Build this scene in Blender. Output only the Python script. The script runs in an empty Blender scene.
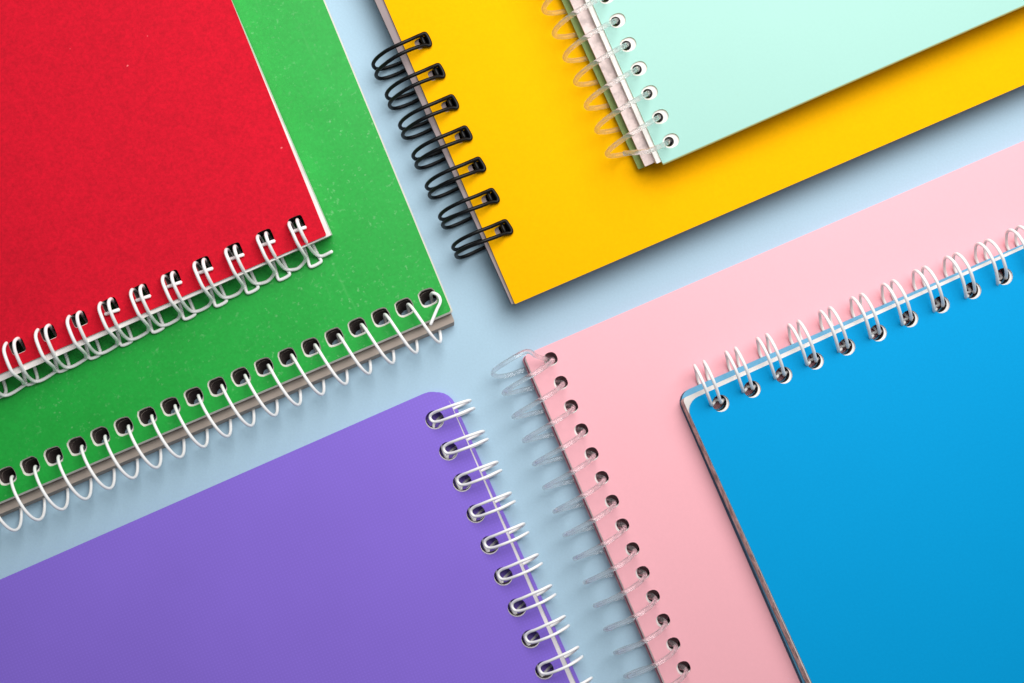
import bpy, bmesh, math, random
from mathutils import Vector, Matrix
from mathutils.geometry import delaunay_2d_cdt

random.seed(7)
scene = bpy.context.scene
MM = 0.001
# ------------------------------------------------------------------ camera
H = 0.3556                       # lens to table, metres
PX = 0.256 / 1024.0              # metres per picture unit on the table
cam_d = bpy.data.cameras.new('camera')
cam = bpy.data.objects.new('camera', cam_d)
scene.collection.objects.link(cam)
cam.location = (0, 0, H)
cam_d.lens = 50
cam_d.sensor_width = 36
cam_d.clip_start = 0.01
cam_d.clip_end = 20
cam_d.dof.use_dof = True
cam_d.dof.focus_distance = H - 0.0095
cam_d.dof.aperture_fstop = 14
scene.camera = cam
# ------------------------------------------------------------------ world and lamps
world = bpy.data.worlds.new('World')
scene.world = world
world.use_nodes = True
bg = world.node_tree.nodes['Background']
bg.inputs['Color'].default_value = (0.86, 0.95, 1.0, 1)
bg.inputs['Strength'].default_value = 0.18

def area(name, loc, target, size, watts, col):
    l = bpy.data.lights.new(name, 'AREA')
    l.shape = 'RECTANGLE'
    l.size, l.size_y = size
    l.energy = watts
    l.color = col
    o = bpy.data.objects.new(name, l)
    scene.collection.objects.link(o)
    o.location = loc
    o.rotation_euler = (Vector(target) - Vector(loc)).to_track_quat('-Z', 'Y').to_euler()
    return o
area('softbox_light', (0.072, 0.24, 0.325), (-0.01, 0.12, 0.0), (0.36, 0.32), 2.60, (1.0, 0.985, 0.965))

scene.view_settings.view_transform = 'Standard'
scene.view_settings.look = 'None'
scene.view_settings.exposure = 0.0
scene.view_settings.gamma = 1.0

# ------------------------------------------------------------------ materials
def srgb(r, g, b):
    f = lambda c: (c / 255 / 12.92) if c / 255 <= 0.04045 else ((c / 255 + 0.055) / 1.055) ** 2.4
    return (f(r), f(g), f(b), 1)

class NT:
    def __init__(s, name):
        s.m = bpy.data.materials.new(name)
        s.m.use_nodes = True
        s.t = s.m.node_tree
        s.p = s.t.nodes['Principled BSDF']
        s.tc = s.t.nodes.new('ShaderNodeTexCoord')
    def n(s, kind, **kw):
        nd = s.t.nodes.new(kind)
        for k, v in kw.items():
            setattr(nd, k, v)
        return nd
    def l(s, a, b):
        s.t.links.new(a, b)
    def noise(s, scale, detail=4, rough=0.6, stretch=None):
        nz = s.n('ShaderNodeTexNoise')
        nz.inputs['Scale'].default_value = scale
        nz.inputs['Detail'].default_value = detail
        nz.inputs['Roughness'].default_value = rough
        if stretch:
            mp = s.n('ShaderNodeMapping')
            mp.inputs['Scale'].default_value = stretch
            s.l(s.tc.outputs['Object'], mp.inputs['Vector'])
            s.l(mp.outputs[0], nz.inputs['Vector'])
        else:
            s.l(s.tc.outputs['Object'], nz.inputs['Vector'])
        return nz.outputs['Fac']
    def ramp(s, fac, stops):
        r = s.n('ShaderNodeValToRGB')
        el = r.color_ramp.elements
        while len(el) < len(stops):
            el.new(0.5)
        for e, (p, c) in zip(el, stops):
            e.position = p
            e.color = c if len(c) == 4 else (*c, 1)
        s.l(fac, r.inputs[0])
        return r.outputs['Color']
    def mix(s, fac, a, b, mode='MIX'):
        x = s.n('ShaderNodeMix', data_type='RGBA', blend_type=mode)
        for v, k in ((fac, 0), (a, 6), (b, 7)):
            if isinstance(v, (int, float)):
                x.inputs[k].default_value = v
            elif isinstance(v, tuple):
                x.inputs[k].default_value = v
            else:
                s.l(v, x.inputs[k])
        return x.outputs[2]
    def bump(s, fac, strength, dist):
        b = s.n('ShaderNodeBump')
        b.inputs['Strength'].default_value = strength
        b.inputs['Distance'].default_value = dist
        s.l(fac, b.inputs['Height'])
        s.l(b.outputs[0], s.p.inputs['Normal'])
    def base(s, c):
        if isinstance(c, tuple):
            s.p.inputs['Base Color'].default_value = c
        else:
            s.l(c, s.p.inputs['Base Color'])
    def set(s, rough=0.6, spec=0.5):
        s.p.inputs['Roughness'].default_value = rough
        s.p.inputs['Specular IOR Level'].default_value = spec

def shade(c, f):
    return (min(1, c[0] * f), min(1, c[1] * f), min(1, c[2] * f), 1)

def card(name, c, rough=0.6, spec=0.35, fine=1600, var=0.06, bump=0.15, blotch=0.05, bscale=45):
    t = NT(name)
    f = t.noise(fine, 3, 0.6)
    g = t.noise(bscale, 4, 0.6)
    a = t.ramp(f, [(0.3, shade(c, 1 - var)), (0.7, shade(c, 1 + var))])
    b = t.ramp(g, [(0.3, (1 - blotch,) * 3), (0.7, (1.0,) * 3)])
    t.base(t.mix(1.0, a, b, 'MULTIPLY'))
    t.set(rough, spec)
    t.bump(f, bump, 0.00012)
    return t

def felt_red():
    c = COL['red']
    t = NT('red mottled card')
    f = t.noise(1150, 5, 0.72)
    g = t.noise(260, 4, 0.65)
    h = t.noise(26, 3, 0.6)
    a = t.ramp(f, [(0.32, shade(c, 0.80)), (0.68, shade(c, 1.13))])
    b = t.ramp(g, [(0.32, (0.93,) * 3), (0.66, (1.01,) * 3)])
    d = t.ramp(h, [(0.30, (0.92,) * 3), (0.68, (1.0,) * 3)])
    col = t.mix(1.0, t.mix(1.0, a, b, 'MULTIPLY'), d, 'MULTIPLY')
    sp = t.noise(420, 2, 0.5)
    s = t.ramp(sp, [(0.765, (0,) * 3), (0.79, (1,) * 3)])
    t.base(t.mix(s, col, srgb(240, 110, 115)))
    t.set(0.8, 0.2)
    t.bump(f, 0.3, 0.00015)
    return t.m

def worn_green(edge_x, edge_y):
    c = COL['green']
    t = NT('worn green card')
    f = t.noise(1300, 4, 0.6)
    g = t.noise(55, 5, 0.65)
    a = t.ramp(f, [(0.3, shade(c, 0.90)), (0.7, shade(c, 1.08))])
    b = t.ramp(g, [(0.30, (0.80, 0.88, 0.82)), (0.70, (1.06, 1.02, 1.06))])
    col = t.mix(1.0, a, b, 'MULTIPLY')
    # small pale flecks
    sp = t.noise(1000, 3, 0.55)
    s = t.ramp(sp, [(0.60, (0,) * 3), (0.82, (0.42,) * 3)])
    cl = t.noise(70, 3, 0.6)
    cm = t.ramp(cl, [(0.40, (0.12,) * 3), (0.72, (1,) * 3)])
    col = t.mix(t.mix(1.0, s, cm, 'MULTIPLY'), col, srgb(188, 230, 186))
    # thin rubbed scratches: a long stretched noise
    sc = t.noise(520, 2, 0.5, (1.0, 0.07, 1.0))
    ss = t.ramp(sc, [(0.69, (0,) * 3), (0.80, (0.2,) * 3)])
    col = t.mix(t.mix(1.0, ss, cm, 'MULTIPLY'), col, srgb(150, 215, 150))
    t.base(col)
    t.set(0.5, 0.4)
    t.bump(f, 0.12, 0.0001)
    return t.m

def woven(name, c):
    t = NT(name)
    w1 = t.n('ShaderNodeTexWave', wave_type='BANDS', bands_direction='X')
    w2 = t.n('ShaderNodeTexWave', wave_type='BANDS', bands_direction='Y')
    for w in (w1, w2):
        w.inputs['Scale'].default_value = 390
        w.inputs['Distortion'].default_value = 1.2
        w.inputs['Detail'].default_value = 1
        t.l(t.tc.outputs['Object'], w.inputs['Vector'])
    m = t.n('ShaderNodeMath', operation='MULTIPLY')
    t.l(w1.outputs['Fac'], m.inputs[0]); t.l(w2.outputs['Fac'], m.inputs[1])
    a = t.ramp(m.outputs[0], [(0.1, shade(c, 0.965)), (0.8, shade(c, 1.03))])
    g = t.noise(40, 4, 0.6)
    b = t.ramp(g, [(0.3, (0.95,) * 3), (0.7, (1.0,) * 3)])
    t.base(t.mix(1.0, a, b, 'MULTIPLY'))
    t.set(0.5, 0.4)
    t.bump(m.outputs[0], 0.07, 0.0001)
    return t.m

def page_mat(name, c, dark=0.75, strength=0.6, along=90):
    """paper block: thin sheet lines run round the sides"""
    t = NT(name)
    f = t.noise(1.0, 3, 0.6, (along, along, 9000 if along < 200 else 700))
    a = t.ramp(f, [(0.35, shade(c, dark)), (0.6, c)])
    t.base(a)
    t.set(0.85, 0.15)
    t.bump(f, strength, 0.0001)
    return t.m

def enamel(name, c, rough=0.25, spec=0.5):
    t = NT(name)
    t.base(c)
    t.set(rough, spec)
    f = t.noise(600, 2)
    t.bump(f, 0.05, 0.0001)
    return t.m

def clear_plastic(name, tint, amount, milk):
    t = NT(name)
    t.base(tint)
    t.p.inputs['Transmission Weight'].default_value = 1.0
    t.p.inputs['IOR'].default_value = 1.5
    t.p.inputs['Roughness'].default_value = 0.06
    tr = t.n('ShaderNodeBsdfTransparent')
    tr.inputs['Color'].default_value = (0.97, 0.97, 0.97, 1)
    mx = t.n('ShaderNodeMixShader')
    mx.inputs[0].default_value = amount
    t.l(tr.outputs[0], mx.inputs[1])
    t.l(t.p.outputs[0], mx.inputs[2])
    # slightly milky: a little of the light scatters in the plastic
    df = t.n('ShaderNodeBsdfTranslucent'); df.inputs['Color'].default_value = (0.95, 0.95, 0.97, 1)
    d2 = t.n('ShaderNodeBsdfDiffuse'); d2.inputs['Color'].default_value = (0.95, 0.95, 0.97, 1)
    dm = t.n('ShaderNodeMixShader'); dm.inputs[0].default_value = 0.6
    t.l(df.outputs[0], dm.inputs[1]); t.l(d2.outputs[0], dm.inputs[2])
    m3 = t.n('ShaderNodeMixShader'); m3.inputs[0].default_value = milk
    t.l(mx.outputs[0], m3.inputs[1]); t.l(dm.outputs[0], m3.inputs[2])
    t.l(m3.outputs[0], t.t.nodes['Material Output'].inputs['Surface'])
    return t.m

COL = {
    'paper': (0.4059, 0.5771, 0.7030, 1),
    'red': (0.6527, 0.0030, 0.0205, 1),
    'green': (0.0086, 0.3721, 0.0413, 1),
    'purple': (0.2481, 0.1460, 0.6913, 1),
    'yellow': (0.9216, 0.4464, 0.0000, 1),
    'mint': (0.3258, 0.5865, 0.5155, 1),
    'pink': (0.9216, 0.4443, 0.5025, 1),
    'blue': (0.0000, 0.3227, 0.6787, 1),
}

# ------------------------------------------------------------------ geometry helpers
def P(px, py, z):
    """point of the plane at height z (mm) seen at picture position px, py"""
    k = (H - z * MM) / H * PX
    return Vector(((px - 512) * k, (341.5 - py) * k, z * MM))

def link(name, me, mats, parent):
    ob = bpy.data.objects.new(name, me)
    for m in mats:
        me.materials.append(m)
    scene.collection.objects.link(ob)
    if parent is not None:
        ob.parent = parent
        inv = parent.matrix_basis.inverted()
        me.transform(inv)
    me.update()
    return ob

def dirs(slope, kind):
    """kind: spine direction in the picture. Returns world unit vectors along the sheet"""
    n = math.hypot(1, slope)
    return n

def outline(corner, du, dv, lu, lv, rad, z, seg=6):
    """rectangle with rounded corners; corner in world, du/dv unit vectors"""
    pts = []
    cs = [(0, 0, 1, 1), (lu, 0, -1, 1), (lu, lv, -1, -1), (0, lv, 1, -1)]
    start = [math.pi, 1.5 * math.pi, 0, 0.5 * math.pi]
    for (cu, cv, su, sv), a0 in zip(cs, start):
        if rad < 1e-6:
            pts.append((cu, cv)); continue
        ou, ov = cu + su * rad, cv + sv * rad
        for k in range(seg + 1):
            a = a0 + 0.5 * math.pi * k / seg
            pts.append((ou + rad * math.cos(a), ov + rad * math.sin(a)))
    out = []
    for u, v in pts:
        p = corner + du * u + dv * v
        out.append(Vector((p.x, p.y, z * MM)))
    return out

def hole_loop(c, A, B, ra, rb, z, power=2.0, n=20, jit=0.0):
    out = []
    for k in range(n):
        t = 2 * math.pi * k / n
        ct, st = math.cos(t), math.sin(t)
        j = 1 + random.uniform(-jit, jit)
        x = ra * math.copysign(abs(ct) ** (2 / power), ct) * j
        y = rb * math.copysign(abs(st) ** (2 / power), st) * j
        p = c + A * x + B * y
        out.append(Vector((p.x, p.y, z * MM)))
    return out

def prism(name, top, bot, htop, hbot, mats, parent, side=0, hole=0, wear=0):
    """sheet or block with real punched holes; top / bottom outlines may be offset (a leaning stack).
    mats[0] face, mats[side] outer walls, mats[hole] hole walls"""
    loops_t = [top] + htop
    loops_b = [bot] + hbot
    verts_t = [v for l in loops_t for v in l]
    verts_b = [v for l in loops_b for v in l]
    n = len(verts_t)
    # constrained triangulation; triangles inside a punched hole are dropped
    flat = [[Vector((v.x * 1000, v.y * 1000)) for v in l] for l in loops_t]
    pts = [p for l in flat for p in l]
    edges, o = [], 0
    for l in flat:
        edges += [(o + k, o + (k + 1) % len(l)) for k in range(len(l))]
        o += len(l)
    cv, ce, cf, ov, oe, of = delaunay_2d_cdt(pts, edges, [], 0, 1e-7)
    def inside(p, l):
        c = False
        for k in range(len(l)):
            a, b = l[k], l[k - 1]
            if (a.y > p.y) != (b.y > p.y) and p.x < (b.x - a.x) * (p.y - a.y) / (b.y - a.y) + a.x:
                c = not c
        return c
    hb = [(sum((q.x for q in l)) / len(l), sum((q.y for q in l)) / len(l)) for l in flat[1:]]
    tris = []
    for f in cf:
        if len(f) != 3 or any(not ov[k] for k in f):
            print('triangulation gap in', name); continue
        ids = [ov[k][0] for k in f]
        p = (pts[ids[0]] + pts[ids[1]] + pts[ids[2]]) / 3
        if not inside(p, flat[0]):
            continue
        if any(abs(p.x - c[0]) < 5 and abs(p.y - c[1]) < 5 and inside(p, l) for c, l in zip(hb, flat[1:])):
            continue
        tris.append(ids)
    faces, mi = [], []
    for a, b, c in tris:
        pa, pb, pc = verts_t[a], verts_t[b], verts_t[c]
        if (pb - pa).cross(pc - pa).z < 0:
            b, c = c, b
        faces.append((a, b, c)); mi.append(0)
        faces.append((n + a, n + c, n + b)); mi.append(0)
    off = 0
    for li, l in enumerate(loops_t):
        m = len(l)
        area2 = sum(l[i].x * l[(i + 1) % m].y - l[(i + 1) % m].x * l[i].y for i in range(m))
        ccw = area2 > 0
        for i in range(m):
            a, b = off + i, off + (i + 1) % m
            q = (a, n + a, n + b, b)
            want_out = (li == 0)
            if ccw != want_out:
                q = q[::-1]
            faces.append(q); mi.append(side if li == 0 else hole)
        off += m
    me = bpy.data.meshes.new(name)
    me.from_pydata([tuple(v) for v in verts_t + verts_b], [], faces)
    me.polygons.foreach_set('material_index', mi)
    bm = bmesh.new(); bm.from_mesh(me)
    bmesh.ops.recalc_face_normals(bm, faces=bm.faces)
    bm.to_mesh(me); bm.free()
    return link(name, me, mats, parent)

def catmull(pts, sub=6):
    out = []
    n = len(pts)
    for i in range(n - 1):
        p0 = pts[max(i - 1, 0)]; p1 = pts[i]; p2 = pts[i + 1]; p3 = pts[min(i + 2, n - 1)]
        d1 = max((p2 - p1).length, 1e-9)
        d0 = max((p1 - p0).length, 1e-9) if i > 0 else d1
        d2 = max((p3 - p2).length, 1e-9) if i + 2 < n else d1
        # centripetal tangents keep tight turns clean
        a0, a1, a2 = d0 ** 0.5, d1 ** 0.5, d2 ** 0.5
        if i > 0:
            m1 = (p1 - p0) / a0 - (p2 - p0) / (a0 + a1) + (p2 - p1) / a1
        else:
            m1 = (p2 - p1) / a1
        if i + 2 < n:
            m2 = (p2 - p1) / a1 - (p3 - p1) / (a1 + a2) + (p3 - p2) / a2
        else:
            m2 = (p2 - p1) / a1
        m1 = m1 * a1; m2 = m2 * a1
        for k in range(sub):
            t = k / sub
            t2, t3 = t * t, t * t * t
            out.append(p1 * (2 * t3 - 3 * t2 + 1) + m1 * (t3 - 2 * t2 + t) + p2 * (-2 * t3 + 3 * t2) + m2 * (t3 - t2))
    out.append(pts[-1])
    return out

def tube(paths, r, name, mat, parent, nseg=10):
    verts, faces = [], []
    for path in paths:
        clean = [path[0]]
        for p in path[1:]:
            if (p - clean[-1]).length > 0.00006:
                clean.append(p)
        path = clean
        if len(path) < 2:
            continue
        base = len(verts)
        tan = [(path[min(i + 1, len(path) - 1)] - path[max(i - 1, 0)]).normalized() for i in range(len(path))]
        nrm = tan[0].orthogonal().normalized()
        for i, p in enumerate(path):
            nrm = (nrm - tan[i] * nrm.dot(tan[i]))
            nrm = nrm.normalized() if nrm.length > 1e-6 else tan[i].orthogonal().normalized()
            bi = tan[i].cross(nrm)
            for k in range(nseg):
                a = 2 * math.pi * k / nseg
                verts.append(p + (nrm * math.cos(a) + bi * math.sin(a)) * r)
        for i in range(len(path) - 1):
            for k in range(nseg):
                a = base + i * nseg + k
                b = base + i * nseg + (k + 1) % nseg
                faces.append((a, b, b + nseg, a + nseg))
        e0 = len(verts); verts.append(path[0] - tan[0] * r * 0.6)
        e1 = len(verts); verts.append(path[-1] + tan[-1] * r * 0.6)
        last = base + (len(path) - 1) * nseg
        for k in range(nseg):
            faces.append((base + (k + 1) % nseg, base + k, e0))
            faces.append((last + k, last + (k + 1) % nseg, e1))
    me = bpy.data.meshes.new(name)
    me.from_pydata([tuple(v) for v in verts], [], faces)
    me.polygons.foreach_set('use_smooth', [True] * len(me.polygons))
    return link(name, me, [mat], parent)

def root(name, label, loc, rz):
    o = bpy.data.objects.new(name, None)
    scene.collection.objects.link(o)
    o.location = loc
    o.rotation_euler = (0, 0, rz)
    o.empty_display_size = 0.02
    o['label'] = label
    o['category'] = 'notebook'
    o['group'] = 'spiral notebooks laid out on the pale blue paper'
    return o

def unit(dx, dy):
    """world unit vector for a picture direction (y down)"""
    return Vector((dx, -dy, 0)).normalized()

class Book:
    """One notebook. spine = picture direction along the spine, inward = picture side the cover lies on"""
    def __init__(s, name, label, corner, z0, spine, inward):
        A = unit(*spine)
        rz = math.atan2(A.y, A.x)
        c = P(corner[0], corner[1], z0)
        s.root = root(name, label, c, rz)
        bpy.context.view_layer.update()
        s.inward = unit(*inward)
    def frame(s, slope_dir):
        """sheet axes from a spine direction: du along it, dv square to it, pointing over the cover"""
        du = unit(*slope_dir)
        dv = Vector((-du.y, du.x, 0))
        if dv.dot(s.inward) < 0:
            dv = -dv
        return du, dv
    def layer(s, name, top, bot, z1, z0, lu, lv, rad, mats, holes=None, side=0, hole=0, shape=None, shift=(0, 0), shift_b=None, jit=0.0, skew=0.0, taper=1.0):
        """top/bot: (corner px, py, (dx, dy) spine direction). holes: list of picture points at height hz"""
        (tx, ty, td), (bx, by, bd) = top, bot
        du, dv = s.frame(td)
        ob_t = outline(P(tx, ty, z1), du, dv + du * skew, lu * MM, lv * MM, rad * MM, z1)
        du2, dv2 = s.frame(bd)
        ob_b = outline(P(bx, by, z0), du2, dv2 + du2 * skew, lu * MM, lv * MM, rad * MM, z0)
        ht, hb = [], []
        if holes:
            ra, rb, power = shape
            for c in holes:
                ct = c + du * shift[0] * MM + dv * shift[1] * MM
                sb = shift_b or shift
                cb = c + du * sb[0] * MM + dv * sb[1] * MM
                l1 = hole_loop(ct, du, dv, ra * MM, rb * MM, z1, power, 20, jit)
                dl = Vector((cb.x - ct.x, cb.y - ct.y, 0))
                l2 = [Vector((ct.x + (p.x - ct.x) * taper + dl.x, ct.y + (p.y - ct.y) * taper + dl.y, z0 * MM)) for p in l1]
                ht.append(l1); hb.append(l2)
        return prism(name, ob_t, ob_b, ht, hb, mats, s.root, side, hole)

def row(p0, step, n, z):
    return [P(p0[0] + step[0] * k, p0[1] + step[1] * k, z) for k in range(n)]

def loops2(refs, zh, holes):
    """two measured loops (index, hole, points); the loops between them are blended, so the wire settles
    a little differently along the spine"""
    offs = []
    for k, h, pts in refs:
        h = P(h[0], h[1], zh)
        offs.append((k, [Vector((P(x, y, z).x - h.x, P(x, y, z).y - h.y, z * MM)) for x, y, z in pts]))
    (k0, o0), (k1, o1) = offs
    assert len(o0) == len(o1)
    out = []
    for k, c in enumerate(holes):
        f = max(-0.15, min(1.2, (k - k0) / (k1 - k0)))
        out.append([Vector((c.x, c.y, 0)) + a.lerp(b, f) for a, b in zip(o0, o1)])
    return out

def loops(ref_hole, zh, pts, holes):
    """offsets of a measured loop (picture x, y, height mm) from its hole, repeated at every hole"""
    h = P(ref_hole[0], ref_hole[1], zh)
    off = []
    for x, y, z in pts:
        p = P(x, y, z)
        off.append(Vector((p.x - h.x, p.y - h.y, z * MM)))
    return [[Vector((c.x, c.y, 0)) + o for o in off] for c in holes]

# ------------------------------------------------------------------ shared materials
M_white_wire = enamel('white coated wire', srgb(247, 245, 244), 0.3)
M_black_wire = enamel('black coated wire', srgb(5, 5, 7), 0.45, 0.25)
M_clear = clear_plastic('clear plastic coil', (0.995, 0.99, 0.99, 1), 0.66, 0.08)
M_clear2 = clear_plastic('frosted plastic coil', (0.995, 0.99, 0.99, 1), 0.58, 0.09)
M_pages = page_mat('white page block', srgb(236, 232, 228), 0.82)
M_pages_side = page_mat('page edges', srgb(205, 198, 192), 0.6)
M_hole_shade = page_mat('shade-darkened punched edge', srgb(84, 74, 72), 0.5)  # shade inside the holes is painted into this dark wall colour
M_hole_shade_grey = page_mat('grey shade-darkened punched edge', srgb(150, 146, 148), 0.6)  # same painted hole shade, paler, for the mint notebook
M_board = page_mat('grey board', srgb(166, 150, 148), 0.85, 0.3)
M_core = page_mat('card core', srgb(196, 192, 186), 0.85, 0.3)

# ------------------------------------------------------------------ backdrop sheet
bm = bmesh.new()
bmesh.ops.create_grid(bm, x_segments=1, y_segments=1, size=0.6)
me = bpy.data.meshes.new('table_surface'); bm.to_mesh(me); bm.free()
t = card('pale blue paper', COL['paper'], 0.8, 0.2, 1900, 0.03, 0.12, 0.03, 14)
table = link('table_surface', me, [t.m], None)
table['kind'] = 'structure'

# ================================================================== GREEN
GZ = 5.6
SL = 0.4235
b = Book('green_notebook', 'worn green notebook with a white single-wire spiral, lying under the red notebook', (451, 311), 0, (-1, SL), (-SL, -1))
g_holes = row((427.9, 297.5), (-23.40, 9.91), 22, GZ)
M_green = worn_green(0, 0)
sh = (2.15, 2.1, 3.4)
b.layer('front_cover', (451.2, 311, (-1, SL)), (453.3, 312.2, (-1, SL)), GZ, GZ - 0.5, 148, 210, 0.6,
        [M_green, page_mat('pale torn card core', srgb(222, 220, 208), 0.8, 0.3)], g_holes, 1, 1, (2.3, 2.25, 3.2), jit=0.03, skew=-0.010, taper=0.88)
b.layer('pages', (450.8, 312.6, (-1, SL)), (451.6, 314.0, (-1, SL)), GZ - 0.6, 3.5, 147, 209, 0.3,
        [M_pages, page_mat('brown page edges', srgb(150, 130, 124), 0.7), M_hole_shade], g_holes, 1, 2, (2.05, 1.95, 3.0), (0, 0.2), (-0.1, -0.4), jit=0.02, skew=-0.010)
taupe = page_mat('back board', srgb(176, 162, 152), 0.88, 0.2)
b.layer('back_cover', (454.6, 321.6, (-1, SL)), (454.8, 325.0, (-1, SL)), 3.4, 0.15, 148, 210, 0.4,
        [taupe, taupe, M_hole_shade], g_holes, 1, 2, (2.1, 2.2, 3.0), (-0.1, -0.7), (-0.1, -2.6), skew=-0.010)
# single spiral: a true helix through the holes
def helix_pts(holes, A, B, a0, b_in, b_out, zc, rz, lean, towards_first, N=40):
    """spiral through every hole. a0: offset in the hole, b_in/b_out: inner and outer reach (mm),
    lean: sideways sag of the upper arm; b_in, b_out, lean are (first hole, last seen hole) pairs over 16 holes"""
    n = len(holes)
    pitch = (holes[1] - holes[0]).length
    order = list(range(n - 1, 0, -1)) if towards_first else list(range(0, n - 1))
    pts = []
    start = holes[order[0]]
    for i in range(len(order) * N + 1):
        t = math.pi + 2 * math.pi * i / N
        turn = i / N
        k = (n - 1 - turn) if towards_first else turn
        f = min(k / 16.0, 1.2)
        mixp = lambda p: p[0] + (p[1] - p[0]) * f
        bi, bo, ln = mixp(b_in), mixp(b_out), mixp(lean)
        a = a0 * MM + pitch * turn - ln * MM * math.sin(math.pi * (turn % 1.0))
        b = (bi + bo) / 2 + (bo - bi) / 2 * math.cos(t)
        z = zc - rz * math.sin(t)
        p = start + A * a + B * (b * MM)
        pts.append(Vector((p.x, p.y, z * MM)))
    return pts
A = unit(1, -SL); B = unit(SL, 1)
hp = helix_pts(g_holes, A, B, 1.0, (-0.45, 0.55), (11.2, 12.9), 5.1, 4.6, (-0.5, 0.9), True)
end = [P(x, y, z) for x, y, z in [(433.3, 293.0, 7.0), (438.2, 295.5, 7.8), (440.3, 301.0, 8.2), (436.6, 310, 8.6), (430.5, 324.5, 8.8)]]
tube([hp + catmull([hp[-1]] + end, 6)[1:]], 0.40 * MM, 'spiral_binding', M_white_wire, b.root, 12)

# ================================================================== RED
RZ0, RZ = GZ + 0.02, 12.9
SR, SRH = 0.4245, 0.4405
b = Book('red_notebook', 'red notebook with a white twin-loop wire binding, lying on the green notebook', (328, 236), RZ0, (-1, SR), (-SR, -1))
r_holes = row((296.6, 223.4), (-31.05, 13.70), 12, RZ)
M_red = felt_red()
b.layer('front_cover', (326.5, 235.3, (-1, SR)), (326.5, 235.6, (-1, SR)), RZ, RZ - 0.45, 105.5, 148, 0.4,
        [M_red, page_mat('red card core', srgb(205, 120, 120), 0.8, 0.2)], r_holes, 1, 1, (1.85, 1.75, 5), skew=-0.017)
b.layer('pages', (331.2, 235.0, (-1, SR + 0.018)), (332.6, 235.2, (-1, SR + 0.016)), RZ - 0.5, RZ0 + 0.7, 106.5, 148, 0.2,
        [M_pages, M_pages, M_hole_shade], r_holes, 1, 2, (1.85, 1.75, 5), (0, 0.15), (-0.1, -0.2), skew=-0.010)
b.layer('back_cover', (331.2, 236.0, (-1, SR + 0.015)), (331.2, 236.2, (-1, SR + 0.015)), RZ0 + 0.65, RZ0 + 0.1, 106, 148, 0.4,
        [M_pages, M_pages_side, M_hole_shade], r_holes, 1, 2, (1.85, 1.75, 5), (-0.1, -0.3), (-0.1, -0.3), skew=-0.010)
L = [(297.5, 269.2, 8.5), (302.8, 264.6, 8.9), (305.8, 259.0, 10.6), (302.8, 252.8, 13.8), (297.5, 243.8, 16.4), (292.6, 233.0, 17.4),
     (289.6, 226.5, 17.0), (289.3, 223.6, 15.4), (290.8, 224.5, 12.6), (294.0, 229, 9.4), (299.5, 238, 8.3), (303.9, 247.5, 8.15), (307.6, 259, 8.15), (309.7, 266.0, 8.15),
     (311.2, 267.3, 8.15), (320.0, 263.2, 8.15), (321.3, 261.6, 8.15),
     (318.0, 255.5, 8.15), (312.7, 244.5, 8.15), (307, 232, 8.3), (301.0, 224, 9.8), (298.4, 221.6, 13), (297.2, 220.6, 15.6), (297.6, 222.6, 17.0), (299.5, 228.0, 17.4),
     (303.6, 237.0, 16.3), (308.4, 245.5, 13.7), (313.0, 251.8, 10.6), (317.3, 255.6, 9.0), (322.0, 256.6, 8.5)]
seq = []
LB = [(27.0, 382.6, 8.5), (24.2, 383.6, 8.9), (22.6, 381.4, 10.6), (18.2, 377.6, 13.8), (12.0, 372.0, 16.4), (6.6, 360.5, 17.4),
      (3.8, 350.5, 17.0), (5.4, 344.2, 15.4), (9.8, 342.2, 12.6), (13.0, 347.0, 9.4), (17.5, 356, 8.3), (21.5, 366.5, 8.15), (24.5, 377.5, 8.15), (25.8, 383.0, 8.15),
      (27.4, 384.6, 8.15), (35.0, 382.0, 8.15), (37.2, 379.4, 8.15),
      (36.6, 374.5, 8.15), (33.0, 364.0, 8.15), (27.5, 352, 8.3), (23.0, 345, 9.8), (20.4, 340.6, 13), (17.2, 338.6, 15.6), (14.2, 342.0, 17.0), (14.6, 349.5, 17.4),
      (19.2, 361.5, 16.3), (24.8, 372.4, 13.7), (30.0, 378.6, 10.6), (35.2, 381.4, 9.0), (42.0, 380.0, 8.5)]
low = lambda pts: [(x, y, z - 2.0) for x, y, z in pts]
lp = loops2([(0, (296.8, 224.0), low(L)), (9, (17.1, 346.7), low(LB))], RZ, r_holes)
for f in reversed(lp):
    seq += f
endp = P(332.2, 251.4, 6.9)
seq.append(endp)
path = catmull(seq, 5)
bars = loops((296.8, 224.0), RZ, [(291.8, 232.6, 13.45), (306.0, 227.8, 13.45)], r_holes[:7])
tube([path] + bars, 0.43 * MM, 'wire_binding', M_white_wire, b.root, 12)

# ================================================================== PURPLE
PZ = 4.6
b = Book('purple_notebook', 'purple notebook with rounded corner and white twin-loop wire binding, at the bottom left', (443, 384.5), 0, (0.43, 1), (-1, 0.43))
p_holes = row((435.5, 419.6), (13.72, 31.32), 15, PZ)
M_purple = woven('purple plastic cover', COL['purple'])
b.layer('front_cover', (442.6, 385.2, (0.4285, 1)), (442.6, 385.3, (0.4285, 1)), PZ, PZ - 0.45, 148, 210, 5.0,
        [M_purple, page_mat('violet cover edge', srgb(150, 120, 205), 0.9, 0.1)], p_holes, 1, 1, (2.35, 2.35, 2.0), (0, 0.2), skew=0.009)
b.layer('pages', (443.7, 387.2, (0.444, 1)), (443.9, 387.2, (0.446, 1)), PZ - 0.55, 0.9, 147.5, 209.5, 5.0,
        [M_pages, M_pages_side, M_hole_shade], p_holes, 1, 2, (2.3, 2.3, 2.0), (-0.22, 0.12), (-0.2, 0.12), skew=0.009)
b.layer('back_cover', (447.0, 385.5, (0.447, 1)), (447.0, 385.5, (0.447, 1)), 0.75, 0.1, 148, 210, 5.0,
        [M_purple, M_purple], skew=0.009)
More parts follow.
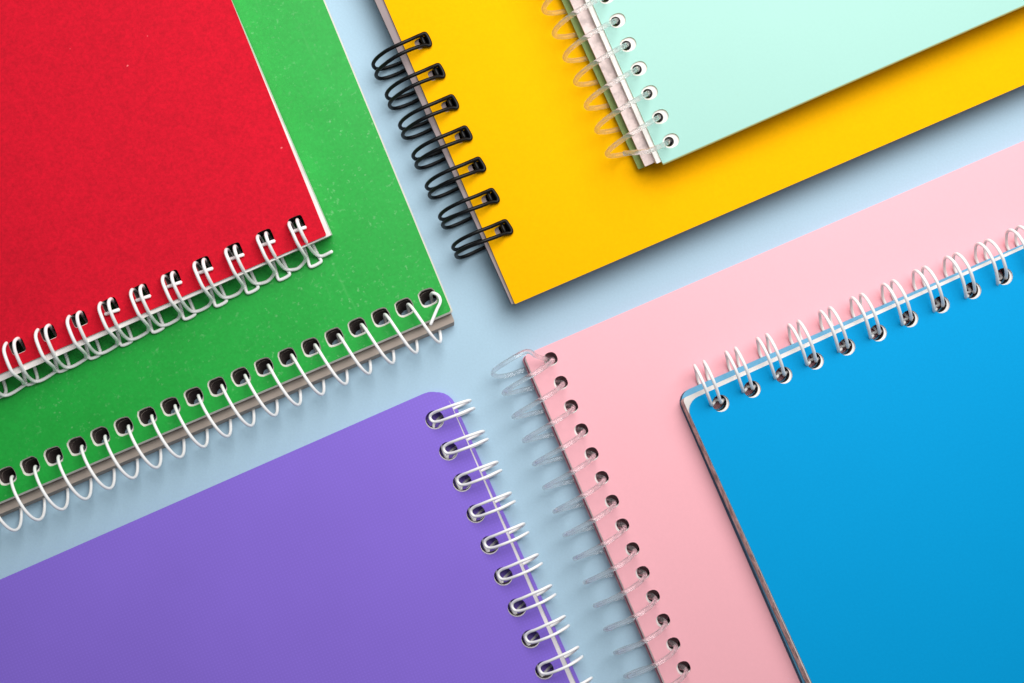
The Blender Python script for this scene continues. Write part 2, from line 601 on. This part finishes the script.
F = [(433.5, 428.5, 2.2), (434.0, 424, 1.0), (441, 416.5, 0.62), (455, 408, 0.62), (466, 403.2, 1.3), (470.4, 400.6, 4.2), (467.4, 400.7, 7.0), (460, 403.0, 8.3),
     (450, 406.3, 8.5), (440.4, 409.9, 7.6), (433.6, 412.8, 6.2), (430.4, 415.6, 5.6), (430.3, 418.8, 5.5), (433.2, 421.6, 5.7), (438.7, 421.4, 6.6),
     (450, 417.5, 8.3), (462, 412.9, 8.3), (470, 409.4, 7.0), (474.0, 408.3, 4.2), (469.5, 411, 1.3), (458, 415.8, 0.62), (446, 420.6, 0.62), (439, 428.0, 1.0), (438, 434, 2.2)]
seq = []
FB = [(543.1, 679.3, 2.2), (543.6, 674.8, 1.0), (550, 667.0, 0.62), (560, 660.0, 0.62), (571.5, 653.2, 1.3), (577.6, 648.0, 4.2), (577.0, 647.6, 7.0), (570, 651.6, 8.3),
      (560, 656.2, 8.5), (549.5, 661.0, 7.6), (542.4, 663.8, 6.2), (539.6, 666.6, 5.6), (539.6, 670.0, 5.5), (542.4, 673.4, 5.7), (547.6, 673.8, 6.6),
      (558.5, 670.2, 8.3), (570, 665.0, 8.3), (578.5, 659.8, 7.0), (582.2, 656.6, 4.2), (577.0, 660, 1.3), (566, 667, 0.62), (555, 671.4, 0.62), (548.6, 678.8, 1.0), (547.6, 684.8, 2.2)]
for f in loops2([(0, (435.5, 419.6), F), (8, (545.3, 670.2), FB)], PZ, p_holes):
    seq += f
tube([catmull(seq, 5)], 0.37 * MM, 'wire_binding', M_white_wire, b.root, 12)

# ================================================================== YELLOW
YZ = 8.2
SY = 0.4340
b = Book('yellow_notebook', 'bright yellow notebook with a black twin-loop wire binding, lying under the mint notebook', (512, 304), 0, (-SY, -1), (1, -SY))
y_holes = row((504.6, 229.6), (-13.35, -31.28), 7, YZ)
M_yellow = card('yellow card', COL['yellow'], 0.7, 0.04, 1300, 0.03, 0.14, 0.02, 60).m
hs = (1.45, 1.35, 4)
b.layer('front_cover', (515.0, 304.2, (-0.431, -1)), (515.0, 304.2, (-0.431, -1)), YZ, YZ - 0.5, 148, 210, 0.3,
        [M_yellow, page_mat('amber card core', srgb(196, 150, 60), 0.85, 0.2)], y_holes, 1, 1, (1.3, 1.9, 4), (0, -0.5))
mauve = page_mat('mauve grey page edges', srgb(156, 142, 143), 0.88, 0.3)
b.layer('board', (511.8, 304.4, (-0.4505, -1)), (511.4, 304.6, (-0.4505, -1)), YZ - 0.6, YZ - 2.2, 148, 209, 0.2,
        [mauve, mauve, M_hole_shade], y_holes, 1, 2, hs, (0, 0.1), (0, -0.1))
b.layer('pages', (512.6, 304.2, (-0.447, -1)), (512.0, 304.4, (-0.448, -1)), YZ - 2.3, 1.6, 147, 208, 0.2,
        [M_pages, page_mat('grey page edges', srgb(170, 158, 156), 0.7), M_hole_shade], y_holes, 1, 2, hs, (0, 0.1), (0, -0.2))
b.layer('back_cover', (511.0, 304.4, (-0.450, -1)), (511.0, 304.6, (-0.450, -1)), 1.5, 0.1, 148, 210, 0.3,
        [M_board, mauve, M_hole_shade], y_holes, 1, 2, hs, (0, -0.3), (0, -0.4))
F = [(421.5, 39.5, 8.0), (418.5, 46, 3.5), (412.5, 53.5, 1.5), (401.6, 61.2, 0.85), (386.5, 66.6, 1.0), (379.0, 68.0, 2.2), (374.6, 66.6, 4.4), (373.2, 62.6, 7.0), (376.6, 57.2, 9.7), (384, 51.2, 11.9),
     (391.5, 46.9, 13.0), (400, 42.9, 13.4), (411, 38.0, 12.6), (420.0, 34.0, 11.0), (425.0, 32.4, 10.3), (427.0, 34.6, 10.2), (430.3, 42.4, 10.2), (429.6, 44.4, 10.3),
     (425.5, 44.0, 10.8), (415.5, 46.6, 12.5), (403.5, 51.4, 13.4), (395.2, 55.8, 13.0), (388.2, 60.4, 11.9), (380.8, 66.4, 9.7), (376.8, 71.2, 7.0), (376.4, 75.2, 4.4), (380.2, 77.4, 2.2), (388.0, 76.2, 1.0),
     (404, 69.6, 0.85), (417, 60.5, 1.5), (423.5, 51, 3.5), (425.5, 43.0, 8.0)]
seq = []
FB = [(501.6, 227.3, 8.0), (499.5, 231.5, 3.5), (493.5, 236.0, 1.5), (480.5, 240.0, 0.85), (466.5, 245.0, 1.0), (459.5, 248.2, 2.2), (455.2, 248.8, 4.4), (453.0, 246.9, 7.0), (454.8, 243.4, 9.7), (460.5, 239.2, 11.9),
      (468.6, 235.0, 13.0), (478, 230.9, 13.4), (490.5, 226.1, 12.6), (500.0, 222.0, 11.0), (505.2, 220.2, 10.3), (507.2, 222.4, 10.2), (511.6, 230.2, 10.2), (510.4, 232.2, 10.3),
      (506.0, 232.6, 10.8), (496.0, 236.2, 12.5), (483.5, 240.6, 13.4), (474.8, 243.6, 13.0), (467.0, 246.8, 11.9), (459.6, 250.6, 9.7), (456.2, 253.4, 7.0), (457.0, 256.2, 4.4), (460.6, 256.8, 2.2), (468.0, 254.4, 1.0),
      (483.8, 247.0, 0.85), (496, 241.8, 1.5), (503.0, 236.5, 3.5), (505.6, 230.8, 8.0)]
low = lambda pts: [(x, y, max(0.6, z * 8.2 / 9.6)) for x, y, z in pts]
for f in loops2([(6, (424.5, 40.8), low(F)), (0, (504.6, 228.9), low(FB))], YZ, y_holes):
    seq += f
bars = loops((424.5, 41.2), YZ, [(421.3, 36.0, 8.7), (425.9, 46.2, 8.7)], y_holes)
tube([catmull(seq, 5)] + bars, 0.48 * MM, 'wire_binding', M_black_wire, b.root, 12)

# ================================================================== MINT
MZ0, MZ = YZ + 0.02, 15.6
b = Book('mint_notebook', 'pale mint green notebook with a clear plastic coil, lying on the yellow notebook', (640, 167), MZ0, (-0.44, -1), (1, -0.44))
m_holes = row((669.3, 141.4), (-10.72, -24.05), 15, MZ)
M_mint = card('mint card', COL['mint'], 0.5, 0.3, 1500, 0.012, 0.06, 0.015, 60).m
b.layer('front_cover', (662.8, 163.8, (-0.4395, -1)), (663.0, 165.2, (-0.4395, -1)), MZ, MZ - 0.35, 104, 148, 0.3,
        [M_mint, page_mat('cream card edge', srgb(206, 214, 140), 0.9, 0.2)], m_holes, 1, 1, (1.7, 2.0, 2.2), (0.0, 0.45))
b.layer('pages', (656.8, 163.6, (-0.4395, -1)), (655.6, 163.6, (-0.440, -1)), MZ - 0.4, MZ - 1.9, 104, 148, 0.2,
        [M_pages, M_pages, M_hole_shade_grey], m_holes, 1, 2, (1.18, 1.18, 2.0), (0.0, 0.0), (-0.0, -0.2))
pinkish = page_mat('pinkish board', srgb(224, 204, 200), 0.70, 0.4, 420)
b.layer('board', (645.2, 166.6, (-0.4525, -1)), (644.6, 166.8, (-0.4525, -1)), MZ - 2.0, MZ0 + 2.6, 104, 148, 0.2,
        [pinkish, pinkish, M_hole_shade_grey], m_holes, 1, 2, (1.5, 1.5, 2.0), (0.0, -0.3), (-0.0, -0.9))
M_mint_shaded = card('shaded mint back card', srgb(138, 160, 96), 0.6, 0.2, 1500, 0.02).m  # mint card darkened to olive: its shade is put into the colour
b.layer('back_cover', (638.6, 169.4, (-0.454, -1)), (638.4, 169.8, (-0.454, -1)), MZ0 + 2.5, MZ0 + 0.1, 104, 148, 0.3,
        [M_mint_shaded, M_mint_shaded, M_hole_shade_grey], m_holes, 1, 1, (1.5, 1.6, 2.0), (0.0, -1.6), (-0.0, -2.0))
A = unit(0.44, 1); B = unit(-1, 0.44)
hp = helix_pts(m_holes, A, B, -0.15, (-0.45, -0.45), (14.3, 14.3), MZ0 + 7.0, 6.3, (0.0, 0.0), True)
end = [P(x, y, z) for x, y, z in [(665.5, 143.5, 17.9), (657, 147.6, 20.0), (647, 151.2, 21.1), (636, 152.4, 20.7), (624, 153.3, 19.1)]]
tube([hp + catmull([hp[-1]] + end, 6)[1:]], 0.62 * MM, 'coil_binding', M_clear2, b.root, 20)

# ================================================================== PINK
KZ = 5.0
b = Book('pink_notebook', 'pink notebook with a clear plastic coil, lying under the bright blue notebook', (523.6, 355.3), 0, (0.43, 1), (1, -0.43))
k_holes = row((550.6, 359.2), (10.23, 23.77), 22, KZ)
M_pink = card('pink card', COL['pink'], 0.5, 0.35, 1500, 0.012, 0.06, 0.012, 60).m
b.layer('front_cover', (524.0, 355.2, (0.4287, 1)), (524.0, 355.3, (0.4287, 1)), KZ, KZ - 0.4, 148, 210, 1.2,
        [M_pink, page_mat('pink card core', srgb(228, 170, 180), 0.9, 0.2)], k_holes, 1, 1, (1.72, 1.72, 2.3))
rosy = page_mat('rose page edges', srgb(196, 112, 128), 0.75, 0.3)
b.layer('pages', (523.6, 357.2, (0.4287, 1)), (522.1, 357.6, (0.4287, 1)), KZ - 0.5, 0.9, 147.6, 209, 1.0,
        [M_pages, rosy, M_hole_shade], k_holes, 1, 2, (1.6, 1.6, 2.2), (-0.2, 0.3), (-0.15, 0.2))
b.layer('back_cover', (521.2, 357.6, (0.429, 1)), (521.2, 357.6, (0.429, 1)), 0.75, 0.1, 148, 210, 1.2,
        [M_pink, M_pink])
A = unit(0.43, 1); B = unit(-1, 0.43)
hp = helix_pts(k_holes, A, B, 0.2, (-0.4, -0.3), (13.9, 13.9), 6.9, 6.2, (0.2, 1.5), False)
start = [P(x, y, z) for x, y, z in [(548, 360.5, 4.5), (545, 358.8, 6.8), (540.5, 357.4, 8.4), (535.4, 355.6, 9.6), (530.5, 352.0, 10.6), (525, 351.8, 11.4), (514, 357.5, 12.2), (503, 364.2, 11.0), (494.6, 370, 8.0),
     (493.0, 374.2, 4.6), (499, 376.4, 2.0), (508, 375.2, 0.9), (520, 371.0, 0.65), (534, 366.0, 0.65)]]
hp = [p for i, p in enumerate(hp)]
st = catmull(start + [hp[0]], 6)[:-1]
tube([st + hp], 0.60 * MM, 'coil_binding', M_clear, b.root, 20)

# ================================================================== BLUE
BZ0, BZ = KZ + 0.02, 10.3
b = Book('blue_notebook', 'bright blue notebook with white twin-loop wires along its top edge, lying on the pink notebook', (682, 399), BZ0, (1, -0.44), (0.44, 1))
b_holes = row((720.8, 403.3), (31.5, -14.1), 12, BZ)
M_blue = card('blue card', COL['blue'], 0.6, 0.08, 1500, 0.02, 0.08, 0.015, 60).m
b.layer('front_cover', (684.6, 402.6, (1, -0.4545)), (684.6, 402.7, (1, -0.4545)), BZ, BZ - 0.4, 105, 148, 3.6,
        [M_blue, M_pages], b_holes, 1, 1, (2.1, 2.1, 2.0))
brown = page_mat('brown page edges marked', srgb(236, 216, 204), 0.42, 0.5, 420)
b.layer('pages', (682.4, 398.6, (1, -0.449)), (679.4, 400.4, (1, -0.446)), BZ - 0.5, BZ0 + 1.3, 105, 148, 1.0,
        [M_pages, brown, M_hole_shade], b_holes, 1, 2, (2.05, 2.05, 2.0), (-0.45, -0.35), (-0.4, -0.3))
navy = card('light blue back card', srgb(104, 176, 214), 0.5, 0.3, 1500, 0.02).m
b.layer('back_cover', (677.6, 394.0, (1, -0.434)), (675.5, 395.1, (1, -0.434)), BZ0 + 0.9, BZ0 + 0.1, 106, 149.5, 3.2,
        [navy, card('shadowed blue card edge', srgb(44, 84, 108), 0.5, 0.3).m, M_hole_shade], b_holes, 1, 2, (2.05, 2.05, 2.0), (-0.4, -0.6), (-0.4, -0.6))  # edge wall coloured dark to stand for shadow on the light blue board
Lb = [(714.5, 402.5, 8.2), (712.2, 405.6, 9.8), (711.0, 403.5, 11.6), (707.8, 394.8, 14.0), (703.2, 382.8, 15.4), (698.6, 373.0, 14.8), (695.2, 367.0, 12.6), (694.6, 366.5, 9.8), (696.2, 371.5, 7.2), (698.4, 381, 5.5), (703.5, 392, 5.45), (711.0, 402, 6.2)]
Rb = [(x + 9.4, y - 4.0 + (1.6 if i < 3 or i > 9 else 0), z) for i, (x, y, z) in enumerate(Lb)]
F = Lb[::-1][:-1]
seq = []
Lb9 = [(999.8, 282.8, 8.2), (998.2, 284.6, 9.8), (998.2, 281.5, 11.6), (996.6, 271.0, 14.0), (992.6, 258.8, 15.4), (986.6, 249.0, 14.8), (980.4, 244.2, 12.6), (976.8, 245.4, 9.8), (975.8, 251.5, 7.2), (977.0, 260.5, 5.5), (984, 272, 5.45), (993.5, 282, 6.2)]
Rb9 = [(1006.6, 277.6, 8.2), (1006.6, 278.4, 9.8), (1007.0, 274.8, 11.6), (1005.8, 266.8, 14.0), (1001.8, 255.0, 15.4), (995.8, 245.6, 14.8), (989.6, 240.8, 12.6), (986.0, 242.0, 9.8), (985.2, 248.0, 7.2), (986.4, 257.0, 5.5), (993.4, 268.5, 5.45), (1002.0, 278.0, 6.2)]
ll = loops2([(0, (721, 403.9), Lb), (9, (1004.8, 276.8), Lb9)], BZ, b_holes)
rr = loops2([(0, (721, 403.9), Rb), (9, (1004.8, 276.8), Rb9)], BZ, b_holes)
for l, r in zip(ll, rr):
    seq += l[::1] + [(l[-1] + r[-1]) / 2 + Vector((0, 0, 0.3 * MM))] + r[::-1]
tube([catmull(seq, 5)], 0.40 * MM, 'wire_binding', M_white_wire, b.root, 12)
